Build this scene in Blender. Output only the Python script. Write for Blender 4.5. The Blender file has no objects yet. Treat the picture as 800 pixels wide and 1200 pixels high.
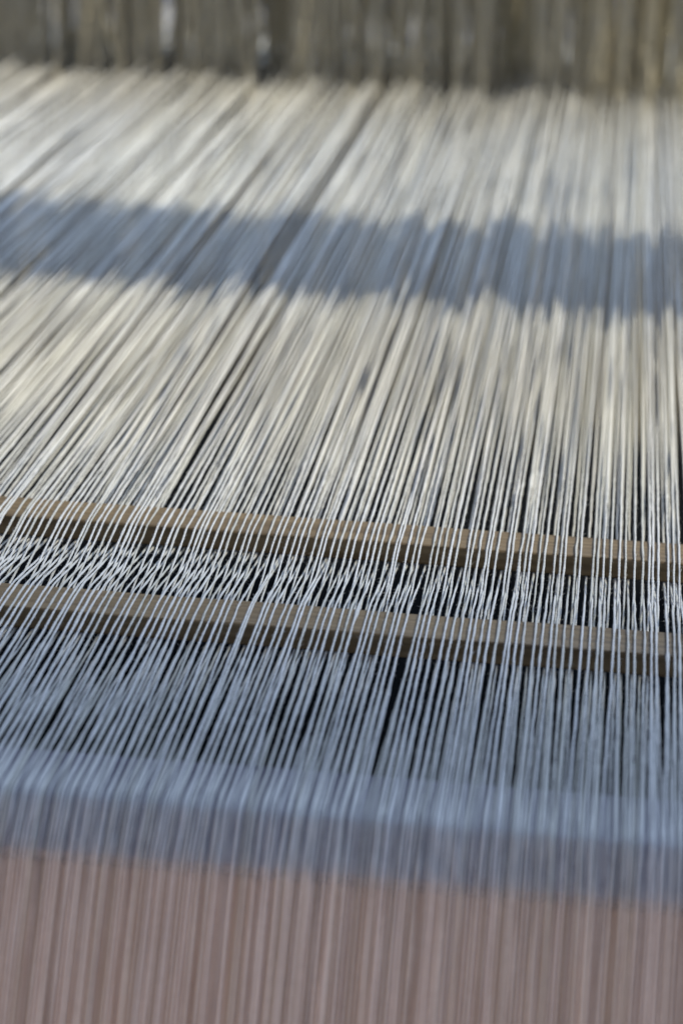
import bpy, math, random
import numpy as np
from mathutils import Matrix, Vector

random.seed(7)
rng = np.random.default_rng(7)
scene = bpy.context.scene
col = scene.collection

# ------------------------------------------------------------------ camera
# Warp plane is z = 0, threads run along +Y (away), sticks along X.
F = 2800.0                      # focal length in pixels of the 800 x 1200 photograph
def nrm(v):
    v = np.array(v, float); return v / np.linalg.norm(v)
Yc = nrm((360, 1000, -F))       # directions of the world axes as the camera sees them
Xc = np.array((27000, -1890, 2800), float); Xc = nrm(Xc - Yc * Xc.dot(Yc))
Zc = np.cross(Xc, Yc)
R = np.stack([Xc, Yc, Zc])      # world = R @ camera
DIST = 0.75
def ray(px, py):
    return R @ np.array((px - 400, 600 - py, -F)) / F
CAM = -DIST * nrm(ray(400, 668))
def on_z(px, py, z=0.0):
    d = ray(px, py); t = (z - CAM[2]) / d[2]
    return CAM + d * t
camd = bpy.data.cameras.new('camera'); cam = bpy.data.objects.new('camera', camd); col.objects.link(cam)
M = Matrix([list(R[0]) + [CAM[0]], list(R[1]) + [CAM[1]], list(R[2]) + [CAM[2]], [0, 0, 0, 1]])
cam.matrix_world = M
camd.sensor_fit = 'VERTICAL'; camd.sensor_height = 24.0; camd.sensor_width = 16.0
camd.lens = F / 1200 * 24.0
camd.clip_start = 0.01; camd.clip_end = 50
camd.dof.use_dof = True
camd.dof.focus_distance = float(np.dot(on_z(400, 688) - CAM, R @ np.array((0, 0, -1.0))))
camd.dof.aperture_fstop = 5.8
camd.dof.aperture_blades = 7
scene.camera = cam

# ------------------------------------------------------------------ light
w = bpy.data.worlds.new('World'); scene.world = w; w.use_nodes = True
bg = w.node_tree.nodes['Background']
bg.inputs[0].default_value = (0.46, 0.565, 0.87, 1); bg.inputs[1].default_value = 0.50

KEY_DIR = nrm((0.61, 0.05, 0.79))       # towards the lamp
def area(name, loc, target, size, power, color, shape='DISK', size_y=None):
    l = bpy.data.lights.new(name, 'AREA'); l.shape = shape; l.size = size
    if size_y: l.size_y = size_y
    l.energy = power; l.color = color
    o = bpy.data.objects.new(name, l); col.objects.link(o)
    o.location = loc
    o.rotation_euler = (Vector(target) - Vector(loc)).to_track_quat('-Z', 'Y').to_euler()
    return o
tgt = np.array((0.0, 0.35, 0.0))
KEY_POS = tgt + KEY_DIR * 6.0
area('key_lamp', KEY_POS, tgt, 0.30, 525, (1.0, 0.93, 0.77))
area('low_warm_fill', (-0.30, -1.15, -0.66), (-0.05, -0.2, -0.05), 0.35, 13.5, (1.0, 0.63, 0.40))  # added warm fill for the beam's front faces; no such lamp is seen
area('window_light', (1.2, 1.9, 2.1), (0, 0.1, 0), 1.6, 80, (0.54, 0.71, 1.0), 'SQUARE')

scene.view_settings.view_transform = 'Standard'
scene.view_settings.look = 'None'
scene.view_settings.exposure = 0.0
scene.view_settings.gamma = 1.0
scene.render.engine = 'CYCLES'
scene.cycles.use_denoising = True
scene.cycles.max_bounces = 8

# ------------------------------------------------------------------ materials
def mat(name):
    m = bpy.data.materials.new(name); m.use_nodes = True
    nt = m.node_tree; b = nt.nodes['Principled BSDF']
    return m, nt, b
def ramp(nt, stops):
    r = nt.nodes.new('ShaderNodeValToRGB')
    e = r.color_ramp.elements
    while len(e) < len(stops): e.new(0.5)
    for k, (p, c) in enumerate(stops):
        e[k].position = p; e[k].color = (*c, 1)
    return r
def noise(nt, scale, detail=4, rough=0.55, vec=None, mapping=None):
    n = nt.nodes.new('ShaderNodeTexNoise')
    n.inputs['Scale'].default_value = scale; n.inputs['Detail'].default_value = detail
    n.inputs['Roughness'].default_value = rough
    tc = nt.nodes.new('ShaderNodeTexCoord')
    src = tc.outputs['Object']
    if mapping:
        mp = nt.nodes.new('ShaderNodeMapping'); mp.inputs['Scale'].default_value = mapping
        nt.links.new(src, mp.inputs[0]); src = mp.outputs[0]
    nt.links.new(src, n.inputs['Vector'])
    return n

def yarn_material(name, cols, sheen=0.15, mottle=(900, 0.35, 0.55)):
    m, nt, b = mat(name)
    oi = nt.nodes.new('ShaderNodeObjectInfo')
    r1 = ramp(nt, [(0.0, cols[0]), (0.5, cols[1]), (1.0, cols[2])])
    nt.links.new(oi.outputs['Random'], r1.inputs[0])
    n = noise(nt, mottle[0], 3, 0.6)
    mx = nt.nodes.new('ShaderNodeMix'); mx.data_type = 'RGBA'; mx.blend_type = 'MULTIPLY'
    mx.inputs['Factor'].default_value = mottle[1]
    r2 = ramp(nt, [(0.3, (mottle[2],) * 3), (0.65, (1, 1, 1))])
    nt.links.new(n.outputs['Fac'], r2.inputs[0])
    nt.links.new(r1.outputs[0], mx.inputs[6]); nt.links.new(r2.outputs[0], mx.inputs[7])
    nt.links.new(mx.outputs[2], b.inputs['Base Color'])
    b.inputs['Roughness'].default_value = 0.85
    b.inputs['Specular IOR Level'].default_value = 0.2
    if 'Sheen Weight' in b.inputs: b.inputs['Sheen Weight'].default_value = sheen
    bp = nt.nodes.new('ShaderNodeBump'); bp.inputs['Strength'].default_value = 0.5; bp.inputs['Distance'].default_value = 0.0002
    nf = noise(nt, 3500, 2, 0.6)
    nt.links.new(nf.outputs['Fac'], bp.inputs['Height']); nt.links.new(bp.outputs[0], b.inputs['Normal'])
    return m
M_yarn = yarn_material('cotton_yarn', [(0.68, 0.675, 0.615), (0.75, 0.745, 0.70), (0.60, 0.59, 0.51)])
M_heddle = yarn_material('aged_string', [(0.80, 0.715, 0.50), (0.84, 0.77, 0.57), (0.74, 0.66, 0.46)], 0.0, (150, 0.7, 0.5))

def wood_material(name, c0, c1, c2, rough=0.6, stretch=(8, 160, 160), bump=0.4):
    m, nt, b = mat(name)
    n = noise(nt, 1.0, 6, 0.65, mapping=stretch)
    r = ramp(nt, [(0.25, c0), (0.5, c1), (0.75, c2)])
    nt.links.new(n.outputs['Fac'], r.inputs[0])
    n2 = noise(nt, 14, 4, 0.6)
    mx = nt.nodes.new('ShaderNodeMix'); mx.data_type = 'RGBA'; mx.blend_type = 'MULTIPLY'; mx.inputs['Factor'].default_value = 0.6
    r2 = ramp(nt, [(0.3, (0.62, 0.60, 0.58)), (0.6, (1, 1, 1))])
    nt.links.new(n2.outputs['Fac'], r2.inputs[0])
    nt.links.new(r.outputs[0], mx.inputs[6]); nt.links.new(r2.outputs[0], mx.inputs[7])
    nt.links.new(mx.outputs[2], b.inputs['Base Color'])
    b.inputs['Roughness'].default_value = rough
    bp = nt.nodes.new('ShaderNodeBump'); bp.inputs['Strength'].default_value = bump; bp.inputs['Distance'].default_value = 0.0006
    nt.links.new(n.outputs['Fac'], bp.inputs['Height']); nt.links.new(bp.outputs[0], b.inputs['Normal'])
    return m
M_stick = wood_material('stick_wood', (0.085, 0.053, 0.02), (0.20, 0.137, 0.062), (0.29, 0.21, 0.105), stretch=(10, 380, 380))
M_rail = wood_material('red_brown_wood', (0.40, 0.275, 0.19), (0.51, 0.365, 0.26), (0.60, 0.445, 0.33), stretch=(300, 12, 12))
M_cap = wood_material('grey_painted_wood', (0.065, 0.058, 0.085), (0.09, 0.082, 0.115), (0.12, 0.112, 0.14), rough=0.5, stretch=(10, 120, 120))
M_board = wood_material('board_wood', (0.16, 0.10, 0.05), (0.24, 0.155, 0.08), (0.32, 0.22, 0.12), stretch=(5, 60, 60))
M_shaft = wood_material('grey_shaft_wood', (0.12, 0.11, 0.085), (0.17, 0.16, 0.125), (0.22, 0.205, 0.16))
M_floor, nt, b = mat('dark_floor')
nn = noise(nt, 6, 6, 0.6); rr = ramp(nt, [(0.3, (0.004, 0.004, 0.004)), (0.7, (0.010, 0.0105, 0.0105))])
nt.links.new(nn.outputs['Fac'], rr.inputs[0]); nt.links.new(rr.outputs[0], b.inputs['Base Color']); b.inputs['Roughness'].default_value = 1.0; b.inputs['Specular IOR Level'].default_value = 0.0

# ------------------------------------------------------------------ helpers
def mesh_obj(name, verts, faces, material, parent=None, smooth=True):
    me = bpy.data.meshes.new(name)
    me.from_pydata([tuple(v) for v in verts], [], faces)
    if smooth: me.polygons.foreach_set('use_smooth', [True] * len(me.polygons))
    me.materials.append(material); me.update()
    o = bpy.data.objects.new(name, me); col.objects.link(o)
    if parent: o.parent = parent
    return o
def tag(o, label=None, cat=None, group=None, kind=None):
    if label: o['label'] = label
    if cat: o['category'] = cat
    if group: o['group'] = group
    if kind: o['kind'] = kind
    return o
def empty(name, loc):
    o = bpy.data.objects.new(name, None); col.objects.link(o); o.location = loc; return o

def bar(name, length, wy, hz, rad, material, loc, parent=None, seg=4, nx=60, wob=0.0, seed=0):
    """Bar along X, rounded edges, with slightly wandering section."""
    prof = []
    for cx, cz, a0 in ((1, 1, 0), (-1, 1, 90), (-1, -1, 180), (1, -1, 270)):
        for k in range(seg + 1):
            a = math.radians(a0 + 90 * k / seg)
            prof.append((cx * (wy / 2 - rad) + rad * math.cos(a), cz * (hz / 2 - rad) + rad * math.sin(a)))
    n = len(prof); r = np.random.default_rng(seed)
    ph = r.uniform(0, 6.28, 6)
    V = []; Fc = []
    for i in range(nx + 1):
        x = -length / 2 + length * i / nx
        dy = wob * (math.sin(x * 21 + ph[0]) + 0.5 * math.sin(x * 67 + ph[1]))
        dz = wob * 0.6 * (math.sin(x * 17 + ph[2]) + 0.5 * math.sin(x * 83 + ph[3]))
        for k, (a, c) in enumerate(prof):
            e = wob * 0.35 * math.sin(x * 140 + ph[4] + k * 1.7)
            V.append((x, a + dy + e, c + dz))
    for i in range(nx):
        for k in range(n):
            Fc.append((i * n + k, i * n + (k + 1) % n, (i + 1) * n + (k + 1) % n, (i + 1) * n + k))
    Fc.append(tuple(range(n))[::-1]); Fc.append(tuple(nx * n + k for k in range(n)))
    o = mesh_obj(name, V, Fc, material, parent)
    o.location = loc
    return o

# ------------------------------------------------------------------ layout from the photograph
PITCH = 0.00110                 # warp pitch
RT = 0.000335                    # yarn radius
SW, SH = 0.0180, 0.0070         # lease stick section
top = SH / 2
YA = (on_z(400, 607, top)[1] + on_z(400, 633, top)[1]) / 2
YB = (on_z(400, 712, top)[1] + on_z(400, 739, top)[1]) / 2
YF = on_z(400, 956, 0)[1]       # front edge of the back beam
YH = on_z(400, 103, 0)[1]       # first heddle shaft
BW, BH = 0.025, 0.0185          # cap section
YEND = YH + 0.55
print('YA', YA, 'YB', YB, 'YF', YF, 'YH', YH, 'cam', CAM)
SHAFT_DY = 0.030
NSH = 4

# ------------------------------------------------------------------ setting
fl = mesh_obj('floor', [(-6, -6, -0.75), (6, -6, -0.75), (6, 6, -0.75), (-6, 6, -0.75)], [(0, 1, 2, 3)], M_floor)
tag(fl, kind='structure')

# back beam (near the lens): red-brown rail with a grey painted cap that the warp bends over
bb = tag(empty('back_beam', (0, YF, -0.13)), 'broad back beam at the bottom, grey cap and red-brown wooden face under the nearest threads', 'loom beam')
def prism(name, prof, length, material, loc, parent, rad=0.0015, nx=40, seed=0):
    """Profile (y, z) extruded along X with rounded corners."""
    P = []; n = len(prof)
    for k in range(n):
        p = np.array(prof[k]); a = np.array(prof[k - 1]) - p; c = np.array(prof[(k + 1) % n]) - p
        ra = min(rad, 0.4 * np.linalg.norm(a)); rc = min(rad, 0.4 * np.linalg.norm(c))
        pa = p + a / np.linalg.norm(a) * ra; pc = p + c / np.linalg.norm(c) * rc
        for t in (0, 0.25, 0.5, 0.75, 1.0):
            P.append((1 - t) ** 2 * pa + 2 * t * (1 - t) * p + t * t * pc)
    m = len(P); V = []; Fc = []; r = np.random.default_rng(seed); ph = r.uniform(0, 6.28, 4)
    for i in range(nx + 1):
        x = -length / 2 + length * i / nx
        d = 0.00015 * math.sin(x * 31 + ph[0]) + 0.0001 * math.sin(x * 77 + ph[1])
        for q in P: V.append((x, q[0] + d, q[1] + d * 0.7))
    for i in range(nx):
        for k in range(m):
            Fc.append((i * m + k, i * m + (k + 1) % m, (i + 1) * m + (k + 1) % m, (i + 1) * m + k))
    Fc.append(tuple(range(m))[::-1]); Fc.append(tuple(nx * m + k for k in range(m)))
    o = mesh_obj(name, V, Fc, material, parent); o.location = loc
    return o
A1, A2 = math.radians(38), math.radians(58)
L1, L2 = 0.0158, 0.11
CY, CZ = -L1 * math.cos(A1), -L1 * math.sin(A1)          # lower lip of the cap
EY, EZ = CY - L2 * math.cos(A2), CZ - L2 * math.sin(A2)
prism('cap', [(BW, 0), (0, 0), (CY, CZ), (CY + 0.002, CZ - 0.004), (0.0015, -0.0052), (BW, -0.0052)], 1.3, M_cap, (0, 0, 0.13 - RT), bb, 0.0015, seed=3)
prism('rail', [(BW - 0.001, -0.0054), (0.0015, -0.0054), (CY + 0.0022, CZ - 0.0042), (EY + 0.003, EZ), (EY + 0.012, -0.62), (BW - 0.001, -0.62)], 1.3, M_rail, (0, 0, 0.13 - RT), bb, 0.0015, seed=4)  # unseen lower body made deep to keep the warm fill off the heddles

# lease sticks
ls = bar('lease_stick', 1.2, SW, SH, 0.0009, M_stick, (0, YA, 0), wob=0.00025, seed=11, nx=160)
tag(ls, 'far flat wooden lease stick, the upper one in the picture, held in the warp', 'lease stick', 'pair of lease sticks')
ls2 = bar('lease_stick', 1.2, SW, SH, 0.0009, M_stick, (0.21, YB, 0), wob=0.00025, seed=23, nx=160)
tag(ls2, 'near flat wooden lease stick, the lower one in the picture, shaded', 'lease stick', 'pair of lease sticks')

# ------------------------------------------------------------------ warp threads
def xrange_at(py, z=0.0):
    return on_z(0, py, z)[0], on_z(800, py, z)[0]
xl = min(xrange_at(py)[0] for py in (0, 100, 600, 1190)); xr = max(xrange_at(py)[1] for py in (110, 600, 950))
xlh = xrange_at(100)[0]; xrh = xrange_at(100)[1]
print('x range', xl, xr, 'heddle', xlh, xrh)
i0 = int(math.floor(xlh / PITCH)) - 2; i1 = int(math.ceil(max(xr, xrh) / PITCH)) + 2
print('threads', i1 - i0 + 1)
EXTRA = 70
idx = np.arange(i0 - EXTRA, i1 + EXTRA + 1); N = len(idx)
def clumps(n, lo, hi, pull, jit):
    """Offsets (in pitches) that draw runs of lo..hi neighbours together."""
    off = np.zeros(n); k = 0
    while k < n:
        m = int(rng.integers(lo, hi + 1)); m = min(m, n - k)
        c = k + (m - 1) / 2
        for q in range(k, k + m): off[q] = (c - q) * pull
        off[k:k + m] += rng.normal(0, 0.30)
        k += m
    return off + rng.normal(0, jit, n)
X0 = idx * PITCH
def even(off, hi=1.8):
    """Keep neighbours from piling up or leaving wide gaps."""
    g = np.clip(1 + np.diff(off), 0.38, hi)
    pos = np.r_[0, np.cumsum(g)] - np.arange(len(off))
    return pos - np.convolve(np.pad(pos, 20, mode='edge'), np.ones(41) / 41, 'valid')
cl = clumps(N, 4, 8, 1.0, 0.0)
off_h = even(cl * 0.30 + rng.normal(0, 0.2, N)) * PITCH
zcl = np.zeros(N); k = 0                    # bouts ride a little higher or lower
while k < N:
    m = int(rng.integers(2, 6)); zcl[k:k + m] = rng.normal(0, 0.0020); k += m
zcl += rng.normal(0, 0.0019, N)
shaft_of = np.zeros(N, int); k = 0; last = -1   # short runs of neighbours share a shaft
while k < N:
    m = int(rng.integers(1, 4)); c = int(rng.choice([q for q in range(4) if q != last])); shaft_of[k:k + m] = c; last = c; k += m
zjit = rng.normal(0, 0.0028, N)
off_m = even(cl * 0.24 + clumps(N, 2, 5, 0.18, 0.26)) * PITCH
off_s = even(cl * 0.08 + clumps(N, 2, 5, 0.17, 0.36), 2.1) * PITCH
off_f = even(clumps(N, 2, 6, 0.18, 0.24), 1.5) * PITCH
off_d = off_f * 0.25 + even(clumps(N, 2, 5, 0.05, 0.26), 1.45) * PITCH
zh_shaft = np.array([0.005, -0.003, 0.003, -0.005])

def smooth_path(P, step_fn):
    """P: control points (y, x, z) with y falling; resample and soften the corners."""
    P = np.array(P, float)
    d = np.r_[0, np.cumsum(np.linalg.norm(np.diff(P, axis=0), axis=1))]
    ts = [0.0]
    while ts[-1] < d[-1]:
        y = np.interp(ts[-1], d, P[:, 0]); ts.append(ts[-1] + step_fn(y, ts[-1], d))
    ts = np.array(ts); ts[-1] = d[-1]
    fine = np.stack([np.interp(ts, d, P[:, k]) for k in range(3)], 1)
    return ts, fine

FINE0, FINE1 = YB - 0.085, YA + 0.075
def thread_points(n):
    over_far = (idx[n] % 2 == 0)
    sh = shaft_of[n]
    yh = YH + sh * SHAFT_DY
    s = 1 if over_far else -1
    x = X0[n]
    zt = top + RT * 1.05
    e = rng.normal(0, 0.0004)
    xs = x + off_s[n]
    ymid = YA + (YH - YA) * 0.45
    xm = x + off_m[n]
    zh = zh_shaft[sh] + zjit[n]
    zmid = (s * zt) * 0.55 + zh * 0.45
    P = [(YEND, x + off_h[n] * 0.5, rng.normal(0, 0.002)),
         (yh + 0.004, x + off_h[n], zh), (yh - 0.004, x + off_h[n], zh),
         (ymid, xm, zmid + e + zcl[n]),
         (YA + SW / 2 + 0.0008, xs, s * zt), (YA, xs, s * (zt + 0.0002)), (YA - SW / 2 - 0.0008, xs + rng.normal(0, 0.0001), s * zt),
         (YB + SW / 2 + 0.0008, xs + off_f[n] * 0.15, -s * zt), (YB, xs + off_f[n] * 0.15, -s * (zt + 0.0002)), (YB - SW / 2 - 0.0008, xs + off_f[n] * 0.2, -s * zt),
         (YF + 0.004, x + off_f[n], RT * 0.4 + abs(rng.normal(0, 0.0003))),
         (YF, x + off_f[n], RT * 0.5),
         (YF + CY - RT * 0.5, x + off_f[n] * 0.6 + off_d[n] * 0.4, CZ + RT * 0.4),
         (YF + EY - RT * 0.9 - abs(rng.normal(0, .0006)), x + off_d[n], EZ + RT)]
    return P

def sweep(pts, ts, r, sides, twist_pitch, ply, phase):
    n = len(pts)
    T = np.gradient(pts, axis=0); T /= np.linalg.norm(T, axis=1)[:, None]
    # columns are (y, x, z): make (x, y, z)
    p = pts[:, [1, 0, 2]]; t = T[:, [1, 0, 2]]
    side = np.tile(np.array((1.0, 0, 0)), (n, 1)); side -= t * (side * t).sum(1)[:, None]
    side /= np.linalg.norm(side, axis=1)[:, None]
    up = np.cross(side, t)
    a = np.linspace(0, 2 * np.pi, sides, endpoint=False)
    tw = 2 * np.pi * ts / twist_pitch + phase
    rad = r[:, None] * (1 + ply * np.cos(2 * (a[None, :] - tw[:, None])))
    V = p[:, None, :] + side[:, None, :] * (rad * np.cos(a))[:, :, None] + up[:, None, :] * (rad * np.sin(a))[:, :, None]
    V = V.reshape(-1, 3)
    i = np.arange(n - 1)[:, None] * sides; k = np.arange(sides)[None, :]; k2 = (k + 1) % sides
    Q = np.stack([i + k, i + k2, i + sides + k2, i + sides + k], -1).reshape(-1, 4)
    return V, Q
def fast_mesh(name, V, Q, material):
    me = bpy.data.meshes.new(name)
    me.vertices.add(len(V)); me.vertices.foreach_set('co', V.astype(np.float32).ravel())
    me.loops.add(Q.size); me.loops.foreach_set('vertex_index', Q.astype(np.int32).ravel())
    me.polygons.add(len(Q)); me.polygons.foreach_set('loop_start', np.arange(0, Q.size, 4, dtype=np.int32))
    me.polygons.foreach_set('use_smooth', np.ones(len(Q), dtype=bool))
    me.update(calc_edges=True); me.validate()
    me.materials.append(material)
    return me

def gauss_smooth(a, ts, sigma):
    """Soften corners by averaging along the path (dense uniform resample)."""
    L = ts[-1]; u = np.linspace(0, L, int(L / 0.0006))
    A = np.stack([np.interp(u, ts, a[:, k]) for k in range(3)], 1)
    h = int(3 * sigma / 0.0006) + 1
    kern = np.exp(-0.5 * (np.arange(-h, h + 1) * 0.0006 / sigma) ** 2); kern /= kern.sum()
    Ap = np.pad(A, ((h, h), (0, 0)), mode='edge')
    B = np.stack([np.convolve(Ap[:, k], kern, 'valid') for k in range(3)], 1)
    return u, B

xl_f = min(xrange_at(p)[0] for p in (500, 850)) - 0.006; xr_f = max(xrange_at(p)[1] for p in (500, 850)) + 0.006
def build_thread(n, detail=True):
    P = np.array(thread_points(n))
    d = np.r_[0, np.cumsum(np.linalg.norm(np.diff(P, axis=0), axis=1))]
    u, B = gauss_smooth(P, d, 0.0012)
    fine = detail and xl_f < X0[n] < xr_f
    # ring positions along the path
    ts = [0.0]
    L = u[-1]
    yy = B[:, 0]
    while ts[-1] < L:
        y = np.interp(ts[-1], u, yy)
        z = np.interp(ts[-1], u, B[:, 2])
        if FINE0 < y < FINE1: st = 0.00040 if fine else 0.0022
        elif y > YA: st = 0.03
        elif y > YF + 0.012: st = 0.008
        elif z > -0.013: st = 0.0022
        else: st = 0.012
        ts.append(ts[-1] + st)
    ts[-1] = L; ts = np.array(ts)
    pts = np.stack([np.interp(ts, u, B[:, k]) for k in range(3)], 1)
    for k, amp in ((1, 0.00006), (2, 0.00006)):            # small kinks left by spinning
        m = int(L / 0.007); pts[:, k] += np.interp(ts, np.linspace(0, L, m), rng.normal(0, amp, m))
    slub = np.zeros_like(ts)
    for q in range(rng.integers(2, 7)):
        c = rng.uniform(0.6, L); slub += rng.uniform(0.15, 0.5) * np.exp(-0.5 * ((ts - c) / rng.uniform(0.0015, 0.005)) ** 2)
    r = (1 + slub) * RT * (1 + 0.11 * np.interp(ts, np.linspace(0, L, 500), rng.normal(0, 1, 500)).clip(-2, 2)) * (0.92 + 0.16 * rng.random())
    dense = (pts[:, 0] > FINE0) & (pts[:, 0] < FINE1) & fine
    sides = 8 if fine else 6
    # away from the twisted stretch the profile stays round
    V, Q = sweep(pts, ts, r, sides, 0.0040, 0.0, 0.0)
    if fine:
        ply = np.where(dense, 0.16, 0.0) * (0.7 + 0.5 * np.interp(ts, np.linspace(0, L, 300), rng.random(300)))
        wander = np.cumsum(rng.normal(0, 0.10, len(ts)))
        V, Q = sweep_ply(pts, ts, r, sides, rng.uniform(0.0033, 0.0044), ply, wander + rng.random() * 6.28)
        V, Q = add_fuzz(V, Q, pts[dense][:, [1, 0, 2]], 460)
    return V, Q
def add_fuzz(V, Q, p, m):
    """Short loose fibres standing off the yarn (thin slivers)."""
    if len(p) < 20: return V, Q
    i = rng.integers(2, len(p) - 6, m)
    c = p[i]; t = p[i + 3] - p[i - 2]; t /= np.linalg.norm(t, axis=1)[:, None]
    a = rng.uniform(0, 2 * np.pi, m)
    nrmv = np.stack([np.cos(a), np.zeros(m), np.sin(a)], 1)
    ln = rng.uniform(0.0005, 0.0017, m)[:, None]; out = rng.uniform(0.15, 0.9, m)[:, None] * rng.choice([1, 1, 0.4], m)[:, None]
    sg = rng.choice([-1, 1], m)[:, None]
    s0 = c + nrmv * RT * 0.7; s1 = s0 + (t * sg + nrmv * out) * ln * 0.5
    s2 = s1 + (t * sg * rng.uniform(0.3, 1, m)[:, None] + nrmv * out * rng.uniform(-0.6, 1.1, m)[:, None]) * ln * 0.5
    wv = np.cross(t, nrmv) * 0.000045
    b = len(V)
    F = np.stack([s0 - wv, s0 + wv, s1 + wv, s1 - wv, s2 + wv * 0.4, s2 - wv * 0.4], 1).reshape(-1, 3)
    k = b + np.arange(m)[:, None] * 6
    Q2 = np.concatenate([k + np.array([[0, 1, 2, 3]]), k + np.array([[3, 2, 4, 5]])])
    return np.concatenate([V, F]), np.concatenate([Q, Q2])
def sweep_ply(pts, ts, r, sides, tp, ply, phase):
    n = len(pts)
    T = np.gradient(pts, axis=0); T /= np.linalg.norm(T, axis=1)[:, None]
    p = pts[:, [1, 0, 2]]; t = T[:, [1, 0, 2]]
    side = np.tile(np.array((1.0, 0, 0)), (n, 1)); side -= t * (side * t).sum(1)[:, None]
    side /= np.linalg.norm(side, axis=1)[:, None]
    up = np.cross(side, t)
    a = np.linspace(0, 2 * np.pi, sides, endpoint=False)
    tw = 2 * np.pi * ts / tp + phase
    rad = r[:, None] * (1 + ply[:, None] * np.cos(2 * (a[None, :] - tw[:, None])))
    V = (p[:, None, :] + side[:, None, :] * (rad * np.cos(a))[:, :, None] + up[:, None, :] * (rad * np.sin(a))[:, :, None]).reshape(-1, 3)
    i = np.arange(n - 1)[:, None] * sides; k = np.arange(sides)[None, :]; k2 = (k + 1) % sides
    return V, np.stack([i + k, i + k2, i + sides + k2, i + sides + k], -1).reshape(-1, 4)

singles = list(range(EXTRA, N - EXTRA))
if len(singles) > 300:                      # the 300 that show largest
    singles = singles[len(singles) - 300:]
sset = set(singles)
LAB = {True: ('off-white twisted warp thread passing over the far lease stick and under the near one', 'warp threads over the far lease stick'),
       False: ('off-white twisted warp thread passing under the far lease stick and over the near one', 'warp threads over the near lease stick')}
tris = 0
SV = []; SQ = []; base = 0
for n in range(N):
    if n in sset:
        V, Q = build_thread(n)
        o = bpy.data.objects.new('warp_thread', fast_mesh('warp_thread', V, Q, M_yarn)); col.objects.link(o)
        lab, grp = LAB[bool(idx[n] % 2 == 0)]
        tag(o, lab, 'thread', grp); tris += 2 * len(Q)
    else:
        V, Q = build_thread(n, False)
        SV.append(V); SQ.append(Q + base); base += len(V); tris += 2 * len(Q)
o = bpy.data.objects.new('warp_threads', fast_mesh('warp_threads', np.concatenate(SV), np.concatenate(SQ), M_yarn)); col.objects.link(o)
tag(o, 'further off-white warp threads at the outer edges of the warp', 'threads', kind='stuff')
print('thread tris', tris)

# ------------------------------------------------------------------ heddle shafts
def heddle_mesh(var=0):
    r_ = np.random.default_rng(40 + var); kz = r_.uniform(0.012, 0.055, 2); kz.sort()
    """String heddle: two plies closing to a knotted eye at the middle."""
    Vs = []; Qs = []; b0 = 0
    for sgn in (-1, 1):
        zz = np.array([-0.23, -0.13, -0.06, -0.020, -0.0105, -0.008, -0.0050, 0, 0.0050, 0.008, 0.0105, 0.020, 0.06, 0.13, 0.23])
        gap = np.array([0.0016, 0.0010, 0.0006, 0.0004, 0.0003, 0.0003, 0.0013, 0.0019, 0.0013, 0.0003, 0.0003, 0.0004, 0.0006, 0.0010, 0.0016])
        rr = np.array([0.62, 0.62, 0.62, 0.62, 0.75, 1.3, 0.6, 0.5, 0.6, 1.3, 0.75, 0.62, 0.62, 0.62, 0.62]) * 0.001
        zn = np.sort(np.r_[zz, kz - 0.003, kz, kz + 0.003])          # tie knots up the cord
        gap = np.interp(zn, zz, gap); rr = np.interp(zn, zz, rr)
        rr[np.isin(zn, kz)] = 0.0014; zz = zn
        sides = 5; a = np.linspace(0, 2 * np.pi, sides, endpoint=False)
        V = np.stack([np.broadcast_to(rr[:, None] * np.cos(a), (len(zz), sides)) + 0.0,
                      sgn * gap[:, None] + rr[:, None] * np.sin(a), np.broadcast_to(zz[:, None], (len(zz), sides))], -1).reshape(-1, 3)
        i = np.arange(len(zz) - 1)[:, None] * sides; k = np.arange(sides)[None, :]; k2 = (k + 1) % sides
        Q = np.stack([i + k, i + k2, i + sides + k2, i + sides + k], -1).reshape(-1, 4)
        Vs.append(V); Qs.append(Q + b0); b0 += len(V)
    return fast_mesh('heddle', np.concatenate(Vs), np.concatenate(Qs), M_heddle)
HM = [heddle_mesh(v) for v in range(6)]
POS = ('nearest', 'second', 'third', 'farthest')
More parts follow.
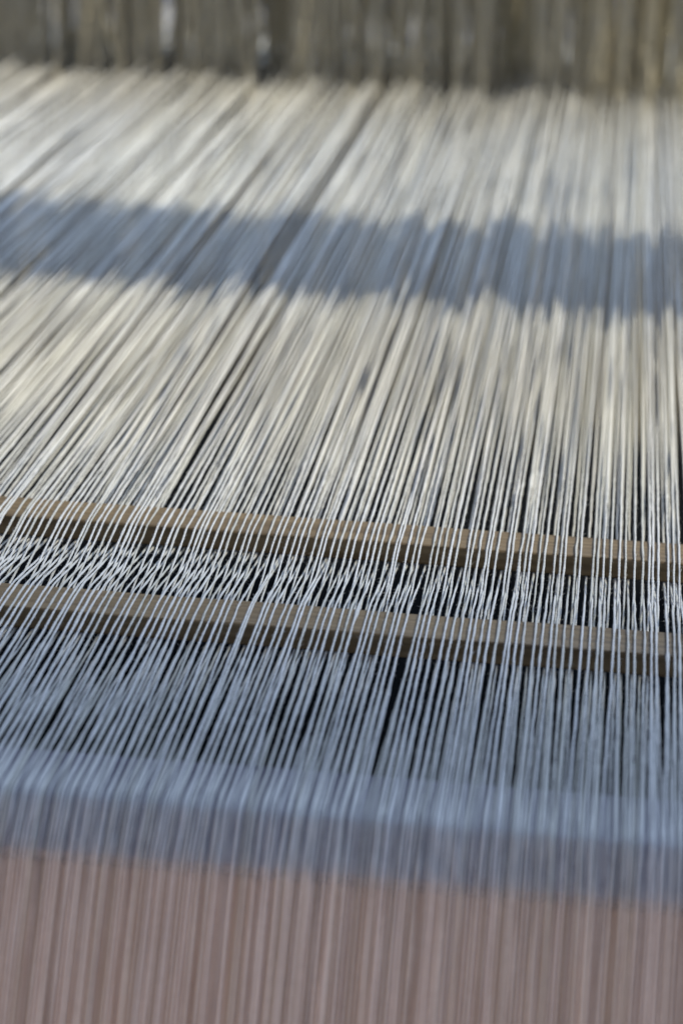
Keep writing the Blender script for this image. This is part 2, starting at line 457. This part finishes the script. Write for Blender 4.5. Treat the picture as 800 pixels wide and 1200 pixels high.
for sh in range(NSH):
    y = YH + sh * SHAFT_DY
    root = tag(empty('heddle_shaft', (0, y, zh_shaft[sh])), f'blurred row of olive string heddles at the top, {POS[sh]} of four rows', 'heddle shaft', 'heddle shafts')
    for zz in (0.232, -0.232):
        bar('shaft_bar', 1.5, 0.008, 0.022, 0.002, M_shaft, (0, 0, zz), root, nx=4)
    for n in range(N):
        if shaft_of[n] == sh:
            h = bpy.data.objects.new('heddle', HM[int(rng.integers(6))]); col.objects.link(h); h.parent = root
            h.location = (X0[n] + off_h[n], rng.normal(0, 0.002), zjit[n])
            if 40 < n < N - 40:                       # spare heddle hanging between the threaded ones
                g = bpy.data.objects.new('heddle', HM[int(rng.integers(6))]); col.objects.link(g); g.parent = root
                g.location = (X0[n] + rng.uniform(-2, 2) * PITCH, rng.normal(0, 0.004), rng.normal(0, 0.006))
                g.rotation_euler = (rng.normal(0, 0.02), rng.normal(0, 0.12), rng.uniform(0, 3.1))
            h.rotation_euler = (rng.normal(0, 0.012), rng.normal(0, 0.035), 1.57 + rng.uniform(-0.5, 0.5))

# ------------------------------------------------------------------ boards added overhead, out of view, to shade the warp
def shade_beam(y0, y1, z, thick, label, name='shade_board', rz=0.0):
    """Beam over the warp whose shadow on z = 0 runs from y0 to y1."""
    k = z / KEY_POS[2]
    a, c = y0 + (KEY_POS[1] - y0) * k, y1 + (KEY_POS[1] - y1) * k
    o = bar(name, 3.0, c - a, thick, 0.004, M_board, (KEY_POS[0] * k, (a + c) / 2, z), nx=6)
    o.rotation_euler.z = rz
    return tag(o, label, 'loom beam', 'added overhead shade boards')
shade_beam(on_z(400, 354)[1], on_z(400, 258)[1], 0.30, 0.03, 'unseen wooden beam added overhead whose shadow bands the far warp', rz=-0.022)  # unseen caster put in to make the far shadow band
shade_beam(YF - 0.22, on_z(400, 650)[1], 2.20, 0.03, 'wide unseen wooden board added overhead to shade the near warp')  # added high out of view for a soft shade over the near warp
o = bar('heddle_shade_board', 1.7, 0.50, 0.03, 0.004, M_board, (0.15, YH + 0.56, 0.30), nx=6)  # added out of view to dim the threads beyond the heddles
tag(o, 'unseen wooden board added overhead to shade the warp behind the heddle rows', 'loom beam', 'added overhead shade boards')
